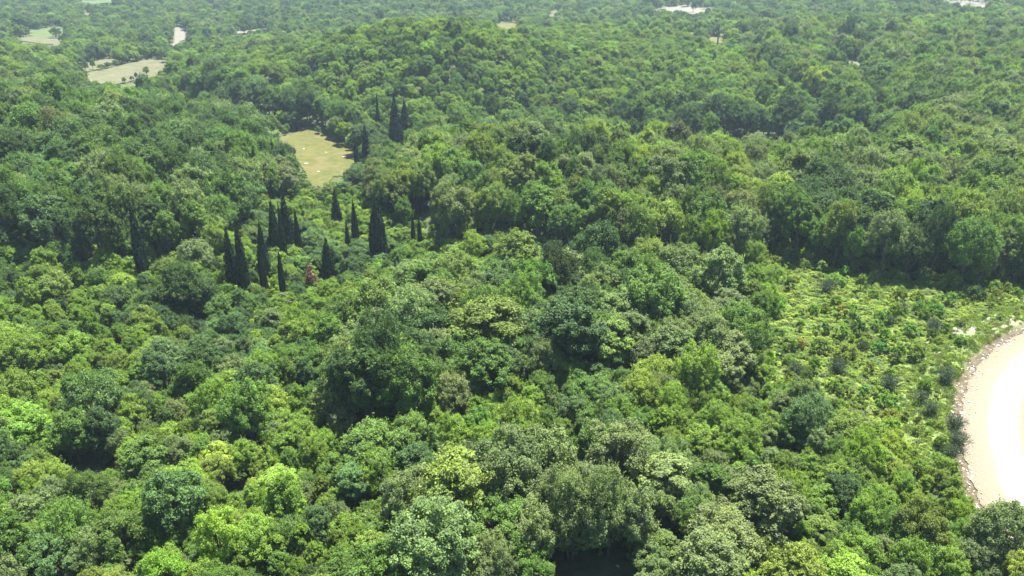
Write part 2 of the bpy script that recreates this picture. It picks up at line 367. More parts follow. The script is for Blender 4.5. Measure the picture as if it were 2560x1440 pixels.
# ------------------------------------------------------------------ foliage meshes
def crown(seed, Rc, Ht, zb, nl, ncl, nlv, ls=(.15, .27), shape='round'):
    """lobed crown: leaves in twig clumps spread over several billows"""
    g = np.random.default_rng(seed); V = []; Fc = []; A_ = []; off = 0; lob = []
    ls = (ls[0]*.86, ls[1]*.86); hz = (Ht-zb)/2; zc = zb+hz; ax = g.uniform(.78, 1.22); az_ = g.uniform(0, 3.14)
    for i in range(nl):
        if i == 0: d = np.array([0, 0, .9])
        else:
            ph = i*2.39996+g.uniform(-.3, .3); ct = 1-1.45*(i/nl)+g.uniform(-.1, .1); ct = max(-.55, min(.95, ct)); st = math.sqrt(1-ct*ct)
            d = np.array([math.cos(ph)*st, math.sin(ph)*st, ct])
        rr = g.uniform(.66, 1.24); lr = Rc*g.uniform(.20, .42)
        k = .66 if shape == 'round' else (.62*(1-.45*max(0, d[2])))
        lob.append((np.array([d[0]*Rc*k*rr, d[1]*Rc*k*rr, zc+d[2]*hz*.72*rr]), lr, d))
    for c, lr, d in lob:
        n = max(6, int(ncl*.34)); m = int(nlv*3.9)
        dd = unit(g.normal(size=(n, 3))*.85 + .65*d + np.array([0, 0, .45])); rad = lr*g.uniform(.62, 1.1, n)
        cc = c+dd*rad[:, None]*np.array([1, 1, .9]); cv = np.clip(g.normal(.5, .2, n), 0, 1); sp = g.uniform(.26, .44, n)*Rc/2.6
        u = unit(g.normal(size=(n*m, 3))+np.repeat(dd, m, 0)*.5+np.array([0, 0, .55])); q = g.uniform(.35, 1.05, n*m)**.6
        pos = np.repeat(cc, m, 0)+u*(np.repeat(sp, m)*q)[:, None]*np.array([1, 1, .8])
        nor = u*.55+np.array([.12, .2, .6])+g.normal(size=(n*m, 3))*.5
        vv, ff, aa = leaves(pos, nor, g.uniform(*ls, n*m), np.clip(np.repeat(cv, m)+g.normal(0, .09, n*m), 0, 1), g)
        V.append(vv); Fc.append(ff+off); A_.append(aa); off += len(vv)
    # upright and outward tip shoots that break the outline
    n = nl*9; k = g.integers(0, nl, n); d0 = np.array([lob[i][2] for i in k]); lr = np.array([lob[i][1] for i in k]); cc = np.array([lob[i][0] for i in k])
    dd = unit(g.normal(size=(n, 3))*.8+d0*.7+np.array([0, 0, .6])); gd = unit(dd+np.array([0, 0, .7])+g.normal(size=(n, 3))*.3); ln = Rc*g.uniform(.10, .30, n)
    cv = g.normal(.62, .15, n)
    for q in range(4):
        m = (11, 9, 7, 4)[q]; sp = (.13, .11, .08, .05)[q]*Rc/2.6
        c_ = cc+dd*lr[:, None]*.92+gd*(ln*q/3)[:, None]
        pos = np.repeat(c_, m, 0)+g.normal(size=(n*m, 3))*sp
        nor = np.repeat(dd, m, 0)*.5+np.array([.1, .2, .5])+g.normal(size=(n*m, 3))*.6
        vv, ff, aa = leaves(pos, nor, g.uniform(ls[0]*.85, ls[1]*.85, n*m), np.clip(np.repeat(cv, m)+g.normal(.02*q, .09, n*m), 0, 1), g)
        V.append(vv); Fc.append(ff+off); A_.append(aa); off += len(vv)
    return np.concatenate(V), np.concatenate(Fc), np.concatenate(A_), lob
def trunk(seed, lob, Ht, zb, r0):
    g = np.random.default_rng(seed+99); parts = []
    top = np.array([g.uniform(-.3, .3), g.uniform(-.3, .3), zb+(Ht-zb)*.55]); mid = np.array([g.uniform(-.15, .15), g.uniform(-.15, .15), zb*.8])
    parts.append(tube([(0, 0, -.5), (0, 0, .3), mid, (mid+top)/2, top], [r0*1.35, r0, r0*.8, r0*.5, r0*.2], 8))
    for c, lr, d in lob[:9]:
        s = mid+(top-mid)*g.uniform(0, .6); e = c*np.array([1, 1, 1]); m_ = (s+e)/2+np.array([0, 0, -.15])+g.normal(size=3)*.12
        parts.append(tube([s, m_, e, e+unit(e-m_)*lr*.7], [r0*.42, r0*.3, r0*.16, r0*.05], 5))
        for _ in range(2):
            q = e+unit(g.normal(size=3)+d)*lr*.8; parts.append(tube([m_, (m_+q)/2+g.normal(size=3)*.1, q], [r0*.18, r0*.12, r0*.04], 4))
    return join(parts)
TREES = []                                                  # (crown mesh, trunk mesh, radius, height)
specs = [ # Rc, Ht, zb, nl, ncl, nlv, leaf, shape
 (2.9, 6.4, 1.3, 18, 44, 19, (.13, .25), 'round'), (2.6, 7.0, 1.4, 17, 44, 19, (.13, .25), 'ovate'), (3.2, 6.0, 1.2, 22, 40, 18, (.13, .25), 'round'),
 (2.3, 6.8, 1.0, 14, 46, 20, (.12, .24), 'ovate'), (2.5, 5.8, .9, 16, 44, 19, (.12, .24), 'round'), (2.1, 6.2, .8, 13, 46, 20, (.12, .23), 'ovate'),
 (2.8, 6.6, 1.5, 14, 44, 19, (.13, .25), 'round'), (3.0, 7.2, 1.6, 22, 40, 18, (.13, .25), 'round'), (2.4, 5.2, .6, 15, 44, 19, (.12, .24), 'ovate')]
for i, (Rc, Ht, zb, nl, ncl, nlv, ls, sh) in enumerate(specs):
    v, f, a, lob = crown(100+i, Rc, Ht, zb, nl, ncl, nlv, ls, sh)
    cm = mesh('crown', v, f, {'leafvar': ('FLOAT', 'POINT', a.astype(np.float32))}); cm.materials.append(M_leaf)
    tv, tf = trunk(i, lob, Ht, zb, .17); tm = mesh('trunk', tv, tf, smooth=True); tm.materials.append(M_bark)
    TREES.append((cm, tm, Rc, Ht))
SHRUBS = []
for i, (Rc, Ht, nl, ncl) in enumerate([(1.25, 1.7, 8, 15), (1.1, 2.1, 7, 16), (1.4, 1.4, 9, 14), (.95, 1.6, 6, 15)]):
    v, f, a, lob = crown(300+i, Rc, Ht, .1, nl, ncl, 17, (.12, .21), 'ovate' if i == 1 else 'round')
    cm = mesh('foliage', v, f, {'leafvar': ('FLOAT', 'POINT', a.astype(np.float32))}); cm.materials.append(M_leaf)
    g = np.random.default_rng(i); ps = []
    for c, lr, d in lob: ps.append(tube([(g.uniform(-.1, .1), g.uniform(-.1, .1), -.2), c*.5+g.normal(size=3)*.05, c+d*lr*.5], [.035, .025, .008], 4))
    sv, sf = join(ps); sm = mesh('stem', sv, sf, smooth=True); sm.materials.append(M_bark)
    SHRUBS.append((cm, sm, Rc, Ht))
def cypress_mesh(seed, n=5200, spires=3, ragged=.1, egg=False):
    """10 m tall column, about 1.1 m radius; upright sprays"""
    g = np.random.default_rng(seed); V = []; Fc = []; A_ = []; off = 0
    sp = [(0, 0, 10, 1.0)]+[(g.uniform(-.45, .45), g.uniform(-.45, .45), g.uniform(6.5, 9.3), g.uniform(.55, .8)) for _ in range(spires)]
    for sx, sy, hh, rr in sp:
        k = int(n*rr/len(sp)*1.4); z = hh*(1-np.sqrt(g.uniform(0, 1, k)))*1.0; z = np.clip(.25+z*.985, .2, hh)
        t = z/hh; prof = np.where(t < .3, .80+.67*t, 1.0*np.clip(1-((t-.3)/.7)**1.55, 0, 1)); prof = np.where(egg, np.sin(np.clip(t*1.02, 0, 1)**.8*math.pi)**.6*np.where(t > .75, .9-(t-.75)*1.6, 1)*.95, prof) if egg else prof; prof = np.maximum(prof, .02)
        ph = g.uniform(0, 2*math.pi, k); wav = 1+ragged*np.sin(ph*5+z*1.1)+ragged*g.normal(size=k)
        r = rr*prof*wav*g.uniform(.78, 1.03, k)
        rad = np.stack([np.cos(ph), np.sin(ph), np.zeros(k)], 1)
        pos = rad*r[:, None]+np.stack([sx*(1-t*.3), sy*(1-t*.3), z], 1)
        upv = np.array([0, 0, 1.])+rad*.22+g.normal(size=(k, 3))*.12
        nor = rad+g.normal(size=(k, 3))*.35
        var = np.clip(.5+.18*np.sin(ph*7+sx*9)+g.normal(0, .15, k), 0, 1)
        vv, ff, aa = leaves(pos, nor, g.uniform(.35, .7, k), var, g, .3, upv)
        V.append(vv); Fc.append(ff+off); A_.append(aa); off += len(vv)
    return np.concatenate(V), np.concatenate(Fc), np.concatenate(A_)
CYP = []
for i in range(5):
    v, f, a = cypress_mesh(500+i, (6500, 6500, 6500, 6500, 9000)[i], (1, 3, 5, 2, 2)[i], (.05, .11, .17, .09, .12)[i], i == 4)
    m_ = mesh('crown', v, f, {'leafvar': ('FLOAT', 'POINT', a.astype(np.float32))}); m_.materials.append(M_cyp); CYP.append(m_)
v, f, a = cypress_mesh(520, 2200, 4, .2); CYP_RED = mesh('crown', v, f, {'leafvar': ('FLOAT', 'POINT', a.astype(np.float32))}); CYP_RED.materials.append(M_red)
tv, tf = tube([(0, 0, -.6), (0, 0, 1), (0.05, 0, 5), (0, 0, 9)], [.22, .18, .1, .03], 8); CYP_TR = mesh('trunk', tv, tf, smooth=True); CYP_TR.materials.append(M_bark)
g = np.random.default_rng(77)                               # broom: fine upright strands
def broom(seed):
    g = np.random.default_rng(seed); k = 1500; d = unit(np.stack([g.normal(0, .5, k), g.normal(0, .5, k), np.abs(g.normal(1, .25, k))], 1))
    t = g.uniform(.25, 1.0, k); pos = d*t[:, None]*np.array([1.7, 1.7, 1.9])
    v, f, a = leaves(pos, g.normal(size=(k, 3)), g.uniform(.25, .5, k), np.clip(g.normal(.5, .15, k), 0, 1), g, .10, d)
    m = mesh('foliage', v, f, {'leafvar': ('FLOAT', 'POINT', a.astype(np.float32))}); m.materials.append(M_broom); return m
BROOM = [broom(1), broom(2)]

# ------------------------------------------------------------------ zones of the wood, read off the photograph, tested at each real tree position
Z_SHRUB = [(-400,560),(0,590),(100,600),(230,650),(400,625),(560,590),(600,540),(650,485),(770,475),(800,478),(880,468),(930,470),(960,520),(1080,590),(1300,565),(1560,605),(1850,640),(1900,690),(1500,690),(1300,700),(1050,700),(820,790),(500,830),(200,800),(-400,760)]
Z_OAK = [(820,800),(930,730),(1050,700),(1400,690),(1650,660),(1800,700),(1860,880),(1800,960),(1600,900),(1300,930),(1080,1000),(1050,1100),(950,1160),(840,1060)]
Z_GREY = [(1000,1220),(1150,1130),(1350,1150),(1500,1130),(1900,1180),(1920,1300),(1850,1500),(880,1500),(850,1400)]
Z_LEFT = [(-400,250),(0,230),(200,230),(420,240),(600,290),(700,350),(770,460),(660,485),(600,540),(520,600),(400,640),(230,660),(70,600),(-400,580)]
Z_HILL = [(420,150),(480,110),(700,75),(900,45),(1100,12),(1220,50),(1300,105),(1500,65),(1700,85),(1900,150),(2180,350),(1900,362),(1500,345),(1100,340),(800,310),(640,290),(560,240),(440,230)]
Z_MID = [(960,520),(920,440),(1000,370),(1120,320),(1500,340),(2000,360),(2300,380),(3000,330),(3000,760),(2560,720),(2200,690),(1850,640),(1560,605),(1300,565),(1080,590)]
HOLES = [[(850,1100),(1060,1085),(1045,1150),(1000,1200),(890,1195)], [(1370,1405),(1590,1400),(1620,1640),(1330,1640)], [(435,800),(535,795),(530,845),(450,845)],
         [(150,1165),(300,1150),(320,1230),(180,1250)], [(560,1330),(650,1310),(650,1360),(570,1370)], [(1280,990),(1380,980),(1330,1020)], [(560,1240),(620,1230),(640,1290),(570,1300)], [(1880,1240),(1960,1230),(1990,1300),(1900,1310)]]
Z_LIME = [(650,490),(780,470),(900,470),(960,540),(860,560),(800,560),(720,520)]
# palette: base colours of the kinds of crown
PAL = {'dark': (0.063, 0.124, 0.030), 'mid': (0.108, 0.201, 0.032), 'bright': (0.164, 0.276, 0.032), 'grey': (0.154, 0.221, 0.076), 'olive': (0.154, 0.232, 0.038), 'lime': (0.211, 0.314, 0.043), 'blue': (0.093, 0.177, 0.053), 'dry': (0.158, 0.191, 0.081)}
CNAME = {'dark': 'dark green', 'mid': 'mid green', 'bright': 'bright green', 'grey': 'grey-green', 'olive': 'olive green', 'lime': 'yellow-green', 'blue': 'cool deep green', 'dry': 'greyish half-bare'}
def weights(kind):
    return {'left': dict(dark=.50, mid=.32, grey=.08, blue=.10), 'mid': dict(mid=.40, dark=.08, grey=.26, olive=.16, bright=.08, lime=.02),
            'shrub': dict(bright=.34, mid=.24, blue=.18, olive=.1, lime=.1, dark=.08), 'oak': dict(grey=.48, mid=.27, dark=.13, olive=.08, dry=.006),
            'greyoak': dict(grey=.8, olive=.12, mid=.08), 'low': dict(lime=.4, bright=.45, mid=.15), 'fore': dict(bright=.42, mid=.30, olive=.09, grey=.08, blue=.05, lime=.04, dark=.02), 'foot': dict(dark=.45, mid=.4, blue=.15), 'lime': dict(lime=.5, bright=.35, mid=.15),  # foot crowns weighted dark to paint in the gully shade
            'back': dict(mid=.42, bright=.30, dark=.12, olive=.08, blue=.08), 'far': dict(mid=.3, dark=.3, blue=.2, grey=.12, bright=.08), 'hill': dict(mid=.42, bright=.44, dark=.05, olive=.09)}[kind]

# jittered placement in bands, spacing set by the zone and the distance
cand = []
Y = 34.0
while Y < 1000:
    fine = Y < 150
    step = 1.6 if fine else (2.2 if Y < 260 else 3.0 + (Y-260)*.0042)
    half = 0.72*Y + 22
    xs = np.arange(-half, half, step); xs = xs + rng.uniform(-.46, .46, len(xs))*step
    ysb = Y + rng.uniform(-.46, .46, len(xs))*step
    cand.append(np.stack([xs, ysb], 1)); Y += step
cand = np.concatenate(cand)
cx, cyy = cand[:, 0], cand[:, 1]; cz = height(cx, cyy)
px, py, fw = project(cx, cyy, cz+3.5); bpx, bpy_, _ = project(cx, cyy, cz)
zone = np.full(len(cx), 'fore', dtype='<U8'); zone[(cyy > 205)] = 'back'; zone[cyy > 520] = 'far'
def setz(poly, nm, cond=None):
    m = inpoly(px, py, poly)
    if cond is not None: m &= cond
    zone[m] = nm
setz(Z_HILL, 'hill', (cyy > 215) & (cyy < 560)); setz(Z_LEFT, 'left', cyy < 340); setz(Z_MID, 'mid', (cyy < 330)); setz(Z_SHRUB, 'shrub', cyy < 240); setz(Z_LIME, 'lime', cyy < 240); setz(Z_OAK, 'oak', cyy < 160); setz([(2120,1080),(2440,1100),(2440,1260),(2200,1240)], 'low', cyy < 150); setz(Z_GREY, 'greyoak', cyy < 110)
zone[(cx > 40) & (cyy > 205) & (zone == 'back') & (px > 1900) & (py > 80)] = 'mid'
clear = (inpoly(bpx, bpy_, Z_CLEAR)) & (cyy < 200)
clear |= inpoly(project(cx, cyy, cz+3)[0], project(cx, cyy, cz+3)[1], Z_CLEAR) & (cyy < 125) & (cyy > 85) & (px > 1900)
rdc, rsc = road_dist(cx, cyy)
foot = (cyy > 262+7*n_mid(cx, cyy*.3)) & (cyy < 284+7*n_mid(cx, cyy*.3)) & (bpx > 1130) & (bpx < 2200)
zone[foot] = 'foot'; setzb = inpoly(bpx, bpy_, [(420,240),(480,235),(560,262),(640,290),(720,318),(720,350),(620,335),(540,295),(440,280)]) & (cyy > 230); zone[setzb] = 'lime'
foot2 = inpoly(bpx, bpy_, [(430,222),(500,212),(580,240),(660,272),(760,300),(900,330),(900,365),(810,330),(720,316),(640,288),(560,260),(480,236)]) & (cyy > 230); zone[foot2] = 'foot'
# target height and radius
hz = {'left': 9.5, 'mid': 9.5, 'shrub': 3.4, 'low': 2.6, 'oak': 6.6, 'greyoak': 6.0, 'fore': 4.0, 'back': 7.2, 'far': 7.5, 'hill': 6.0, 'lime': 3.2, 'foot': 10.5}
th = np.array([hz[z] for z in zone])*np.exp(rng.normal(0, 1, len(cx))*np.where(cyy < 150, .27, .14))*(1+np.where(cyy < 150, .13, .07)*n_gap(cx, cyy))
th = np.clip(th, 2.0, 13)
keep = ~clear & (rdc > HW+1.2+th*.24)
for p in HOLES: keep &= ~(inpoly(bpx, bpy_, p) & (cyy < 150))
for name, m_, st, poly in FIELDS:
    P_ = np.array(poly, float); cen = P_.mean(0)
    for kz, kx in ((0, 0), (.3, -.6), (.3, .6), (.5, 0), (.6, -.7), (.6, .7), (.95, 0)):
        qx, qy, _ = project(cx+kx*th*.4, cyy, cz+th*kz)
        keep &= ~(inpoly(qx, qy, poly) & (rng.uniform(size=len(cx)) < {'rocky_hillside': .6, 'construction_lot': .85, 'stony_glade': .6}.get(name, 1)))
wob_ = 7*n_mid(cx, cyy*.3); keep &= ~((cyy > 222+wob_) & (cyy < 264+wob_) & (bpx > 1130) & (bpx < 2200))
# elongated voids of shade between crowns
keep &= ~((n_gap(cx, cyy) < -1.75) & (cyy < 150) & (px < 2000))
# dart throwing in order of size so that crowns interlock
ratio = np.where(np.isin(zone, ['greyoak', 'oak', 'fore', 'shrub']), .50, np.where(np.isin(zone, ['left', 'mid', 'foot']), .34, .40))*np.exp(rng.normal(0, .12, len(cx)))
tr = th*ratio*np.where(cyy<150,np.where(np.isin(zone, ['fore', 'shrub']),.76,.84),1)
order = np.argsort(-(tr**.45*rng.uniform(.3, 1., len(cx)))); cell = {}; sel = []
pack = np.where(cyy < 150, .82, np.where(cyy < 260, .70, .82)); pack = np.where(zone == 'hill', .74, pack); pack = np.where(cyy > 560, .95, pack)
for i in order:
    if not keep[i]: continue
    x, y, r = cx[i], cyy[i], tr[i]; a, b = int(x//4), int(y//4); ok = True
    for da in (-1, 0, 1, -2, 2):
        for db in (-1, 0, 1, -2, 2):
            for (x2, y2, r2) in cell.get((a+da, b+db), ()):
                if (x-x2)**2+(y-y2)**2 < ((r+r2)*.5*pack[i]*1.12)**2: ok = False; break
            if not ok: break
        if not ok: break
    if ok: sel.append(i); cell.setdefault((a, b), []).append((x, y, r))
sel = np.array(sel)
def tint_for(z, x, y, g):
    wts = weights(z); ks = list(wts); p = np.array([wts[k] for k in ks]); n = n_spec(np.array(x), np.array(y)); n2 = n_big(np.array(x), np.array(y))
    for q, k in enumerate(ks):
        if k in ('dark', 'blue'): p[q] *= math.exp(.9*n)
        if k in ('bright', 'lime', 'olive'): p[q] *= math.exp(-.9*n)
        if k == 'grey': p[q] *= math.exp(.7*n2)
    p /= p.sum(); k = ks[g.choice(len(ks), p=p)]
    c = np.array(PAL[k])*np.exp(g.normal(0, .13))*np.exp(g.normal(0, .035, 3))
    return k, tuple(float(v) for v in c)
trees = []
for i in sel:
    z = str(zone[i]); k, c = tint_for(z, cx[i], cyy[i], rng)
    trees.append(dict(x=float(cx[i]), y=float(cyy[i]), z=float(cz[i]), h=float(th[i]), r=float(tr[i]), k=k, c=c, v=int(rng.integers(len(TREES))), rz=float(rng.uniform(0, 6.283)), zone=z))
# single trees the photograph picks out
EXTRA = [(520,990,8.5,2.6,'dark'),(440,800,7.5,3.2,'dark'),(1480,250+60,7,2.4,'dark'),(1230,315,9,2.6,'dark'),(60,85,14,8,'dark'),(15,100,12,6,'dark'),(500,700,7,3,'grey'),(930,1095,13.5,3.9,'dark'),(1010,1085,12.5,3.3,'dark'),(870,1085,11.5,3.0,'dark'),(960,1040,14,3.7,'dark'),(890,1000,10,3.2,'grey'),(1040,1020,9,3,'grey'),(1420,1400,9.5,3.1,'grey'),(1500,1385,9.5,2.8,'grey'),(1570,1400,8.5,2.6,'grey'),(470,790,8.5,3.0,'dark'),(520,790,7,2.4,'dark'),(200,1160,7.5,2.8,'mid'),(270,1150,6.5,2.3,'dark'),(2000,1130,7.5,2.7,'blue'),(2120,1150,6,2.8,'olive'),(2470,1420,7.5,2.6,'grey'),(2500,1400,6,2.0,'grey'),(1950,480,12,4.5,'lime'),(2260,530,9,2.5,'lime'),(590,410,11,4,'dark'),(1130,620,8,2.6,'mid')]  # dark tint at the central hollow stands in for the crowns' shaded side
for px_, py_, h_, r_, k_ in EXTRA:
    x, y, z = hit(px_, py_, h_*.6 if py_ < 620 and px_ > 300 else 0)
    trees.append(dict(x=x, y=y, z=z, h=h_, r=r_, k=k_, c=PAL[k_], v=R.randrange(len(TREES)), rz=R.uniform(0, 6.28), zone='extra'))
for t in trees:
    a, b, f_ = project(t['x'], t['y'], t['z']+t['h']*.6); t['px'], t['py'] = float(a), float(b)
    t['size'] = t['r']*t['h']/float(f_)**2 if (-30 < a < 2590 and 0 < b < 1560 and f_ > 0) else 0
trees.sort(key=lambda t: -t['size'])
NEAR = trees[:280]; REST = trees[280:]

# ------------------------------------------------------------------ cypresses: (foot column,row, tip row, width, variant, words)
CY = [
 (361,689,518,38,0,'tall solitary leaning cypress with smooth dark cone, left of the cypress clump'),
 (584,709,575,34,2,'ragged multi-stemmed cypress at the left end of the central cypress clump'),
 (615,736,551,34,1,'tallest dark cypress in the front left of the central cypress clump'),
 (665,690,558,28,2,'rough cypress in the middle of the clump, behind the thin front one'),
 (663,731,618,20,3,'thin cypress in front, just right of the tallest dark one'),
 (692,632,504,30,1,'broad dark cypress at the back left of the rear trio'),
 (712,652,514,20,3,'slim cypress in the rear trio, lit along its right edge'),
 (722,615,491,36,2,'shaggy many-tipped cypress rising highest at the back of the clump'),
 (749,635,528,18,3,'narrow cypress at the right end of the rear row'),
 (709,736,632,20,0,'small pointed cypress standing alone in front right of the clump'),
 (843,561,477,30,2,'ragged cypress with several bare spikes beside the bright green bushes'),
 (823,695,595,30,1,'short cone-shaped cypress right of the rust-red dead conifer'),
 (890,605,504,18,3,'slender cypress between the spiky one and the broad black one'),
 (871,622,554,14,2,'small thin cypress just left of a slender taller one'),
 (948,652,500,35,4,'broadest black cypress, egg-shaped, right of the centre group'),
 (1046,531,444,15,0,'needle-thin lone cypress against the wooded spur'),
 (1034,600,534,12,2,'thin scruffy cypress above the small rust-red bush'),
 (1050,615,538,14,2,'thin scruffy cypress right of the small rust-red bush'),
 (947,326,235,10,0,'thin distant cypress standing at the foot of the back hill'),
 (992,373,242,36,1,'broad tall cypress behind the meadow, largest of the back pair'),
 (1014,329,249,20,2,'narrower cypress behind and right of the broad back one'),
 (893,417,346,13,3,'thin cypress at the right edge of the meadow'),
 (918,410,316,22,0,'pointed cone cypress at the right edge of the meadow'),
 (578,440,380,20,2,'dark cypress half sunk in the trees of the left hill'),
 (645,478,372,26,2,'tall dark cypress in the shaded edge of the left hill'),
 (676,484,385,26,1,'dark cypress at the shaded foot of the left hill, nearest the meadow'),
 (690,450,352,16,3,'thin cypress behind the shaded edge near the meadow'),
 (184,222,196,8,3,'tiny distant cypress on the slope left of the dry field'),
]
CYY = []
for fx, fy, ty, wpx, var, lab in CY:
    x, y, z = hit(fx, fy, 1.0); CYY.append(y)
    d = ray(fx, ty); hh = (H+d[2]*(y/d[1]))-z; sl_ = math.sqrt(y*y+(H-z)**2); rr = wpx/2*sl_/F*1.05
    e = empty('cypress_tree', lab, 'tree', (x, y, z), 'dark columnar cypresses', R.uniform(0, 6.28), (rr/1.22*R.uniform(.88, 1.12), rr/1.22*R.uniform(.88, 1.12), hh/9.5))
    link('crown', CYP[var], None, e); link('trunk', CYP_TR, None, e)
LONE = [(368,192,5.2,1.9,'olive','small rounded tree at the lower edge of the large dry field'),(342,200,3.6,1.1,'dark','sapling left of the rounded one at the dry field edge'),(331,205,3.0,1.0,'dark','second sapling along the dry field edge, further left'),(312,209,3.0,1.1,'mid','leftmost sapling on the lower edge of the dry field'),
 (216,182,6,1.9,'mid','slim tree standing in the small dry field, left one of a pair'),(234,176,5.5,1.6,'mid','slim tree standing in the small dry field, right one of a pair'),(255,177,3.4,2.0,'mid','hedge bush between the two dry fields, left end'),(272,171,3.2,2.2,'dark','hedge bush between the two dry fields, middle'),(290,166,3.4,2.3,'mid','hedge bush between the two dry fields, right end'),
 (141,97,7.5,4.0,'dark','single dark round tree between the green and the tan field'),(2112,140,17,4.6,'dark','tallest dark tree on the far right skyline slope'),(2092,138,14,3.4,'dark','slightly lower dark tree left of the tallest far one'),(2135,148,13,3.2,'dark','narrow dark tree right of the tallest far one'),(1990,122,11,2.4,'dark','slim dark tree with a bare trunk on the far right slope'),
 (1733,32,9,2.2,'dark','lone dark tree in front of the orange-red excavator'),(796,336,3,1.3,'mid','small bush at the top of the meadow'),(493,252,7,3.6,'lime','bright yellow-green tree by the small valley glade'),(1230,318,11,3.8,'dark','large dark tree standing in the fold before the back hill')]
for px_, py_, h_, r_, k_, lab in LONE:
    x, y, z = hit(px_, py_); v_ = R.randrange(len(TREES)); cm, tm, Rc, Ht = TREES[v_]
    e = empty('broadleaf_tree', lab, 'tree', (x, y, z-.1), None, R.uniform(0, 6.28), (r_/Rc, r_/Rc, h_/Ht)); o = link('crown', cm, None, e); o['tint'] = PAL[k_]; link('trunk', tm, None, e)
def near_cyp(t):
    f_ = math.hypot(t['y'], H-t['z']); rp_ = t['r']*F/f_*.85; hp_ = t['h']*.5*F/f_
    for (fx, fy, ty, wpx, var, lab), cyp_y in zip(CY+[(779,726,650,30,0,'')], CYY+[hit(779,726,.6)[1]]):
        if t['y'] > cyp_y+1.0: continue
        if fx in (578, 645, 676, 690) and t['py'] > ty+(fy-ty)*.45: continue
        if abs(t['px']-(fx*.6+fx*.4)) < wpx*.35+rp_ and t['py']+hp_ > ty and t['py']-hp_*.9 < fy-.16*(fy-ty) and t['y'] > cyp_y-70: return True
    return False
for fx, fy, ty, wpx, lab in [(779,726,645,32,'dead rust-red conifer with bare spiky twigs left of the short cone cypress')]:
    x, y, z = hit(fx, fy, .6); d = ray(fx, ty); hh = (H+d[2]*(y/d[1]))-z; rr = wpx/2*math.hypot(y, H)/F
    e = empty('dead_conifer', lab, 'tree', (x, y, z), None, 1.0, (rr/1.1, rr/1.1, hh/10.1)); link('crown', CYP_RED, None, e)
    o = link('trunk', CYP_TR.copy(), None, e); o.data.materials.clear(); o.data.materials.append(M_pale)
NEAR = [t for t in NEAR if not near_cyp(t)]; REST = [t for t in REST if not near_cyp(t)]
kx_ = 280-len(NEAR); NEAR += REST[:kx_]; REST = REST[kx_:]

# ------------------------------------------------------------------ individual trees of the near wood
LM = [(950,1060,'the dark central hollow'),(2450,1050,'the white road bend'),(361,650,'the lone leaning cypress'),(640,680,'the central cypress clump'),(2150,820,'the low bright clearing'),
      (1470,1370,'the lowest dark gap'),(250,1180,'the lower-left hollow'),(950,600,'the broadest black cypress'),(470,800,'the shaded left hollow'),(1650,780,'the central oak mass'),(1300,600,'the wooded spur foot'),(2300,600,'the tall shaded tree wall')]
NUM = ['half a crown', 'one crown', 'over one crown', 'two crowns', 'over two crowns', 'three crowns', 'over three crowns', 'four crowns', 'over four crowns', 'five crowns', 'over five crowns', 'six crowns', 'over six crowns', 'seven crowns', 'over seven crowns', 'eight crowns', 'nine crowns', 'ten crowns', 'eleven crowns', 'twelve crowns']
USED = {}
def where(px, py, lms, unit_=105.):
    b = min(lms, key=lambda l: math.hypot(l[0]-px, (l[1]-py)*1.1)); dx, dy = px-b[0], py-b[1]; d = math.hypot(dx, dy)
    if d < unit_*.35: return 'beside '+b[2]
    a = math.degrees(math.atan2(-dy, dx)) % 360
    w_ = ['right of', 'upper-right of', 'above', 'upper-left of', 'left of', 'lower-left of', 'below', 'lower-right of'][int((a+22.5)//45) % 8]
    return NUM[min(len(NUM)-1, max(0, round(d/unit_*2)-1))]+' '+w_+' '+b[2]
def unique(lab):
    k = USED.get(lab, 0); USED[lab] = k+1
    return lab if k == 0 else lab+[', nearer one', ', nearest one', ', darker one', ', lower one', ', lowest one'][min(k-1, 4)]
rs_ = sorted(t['r']*t['h'] for t in NEAR); lo_, hi_ = rs_[len(rs_)//3], rs_[3*len(rs_)//4]
for t in NEAR:
    cm, tm, Rc, Ht = TREES[t['v']]
    sz = 'large' if t['r']*t['h'] > hi_ else ('small' if t['r']*t['h'] < lo_ else 'medium')
    lab = unique(f"{sz} {CNAME[t['k']]} tree {where(t['px'], t['py'], LM)}")
    s = t['r']/Rc
    e = empty('broadleaf_tree', lab, 'tree', (t['x'], t['y'], t['z']-.05), 'broadleaf trees of the near wood', t['rz'], (s, s, t['h']/Ht))
    o = link('crown', cm, None, e); o['tint'] = t['c']; link('trunk', tm, None, e)

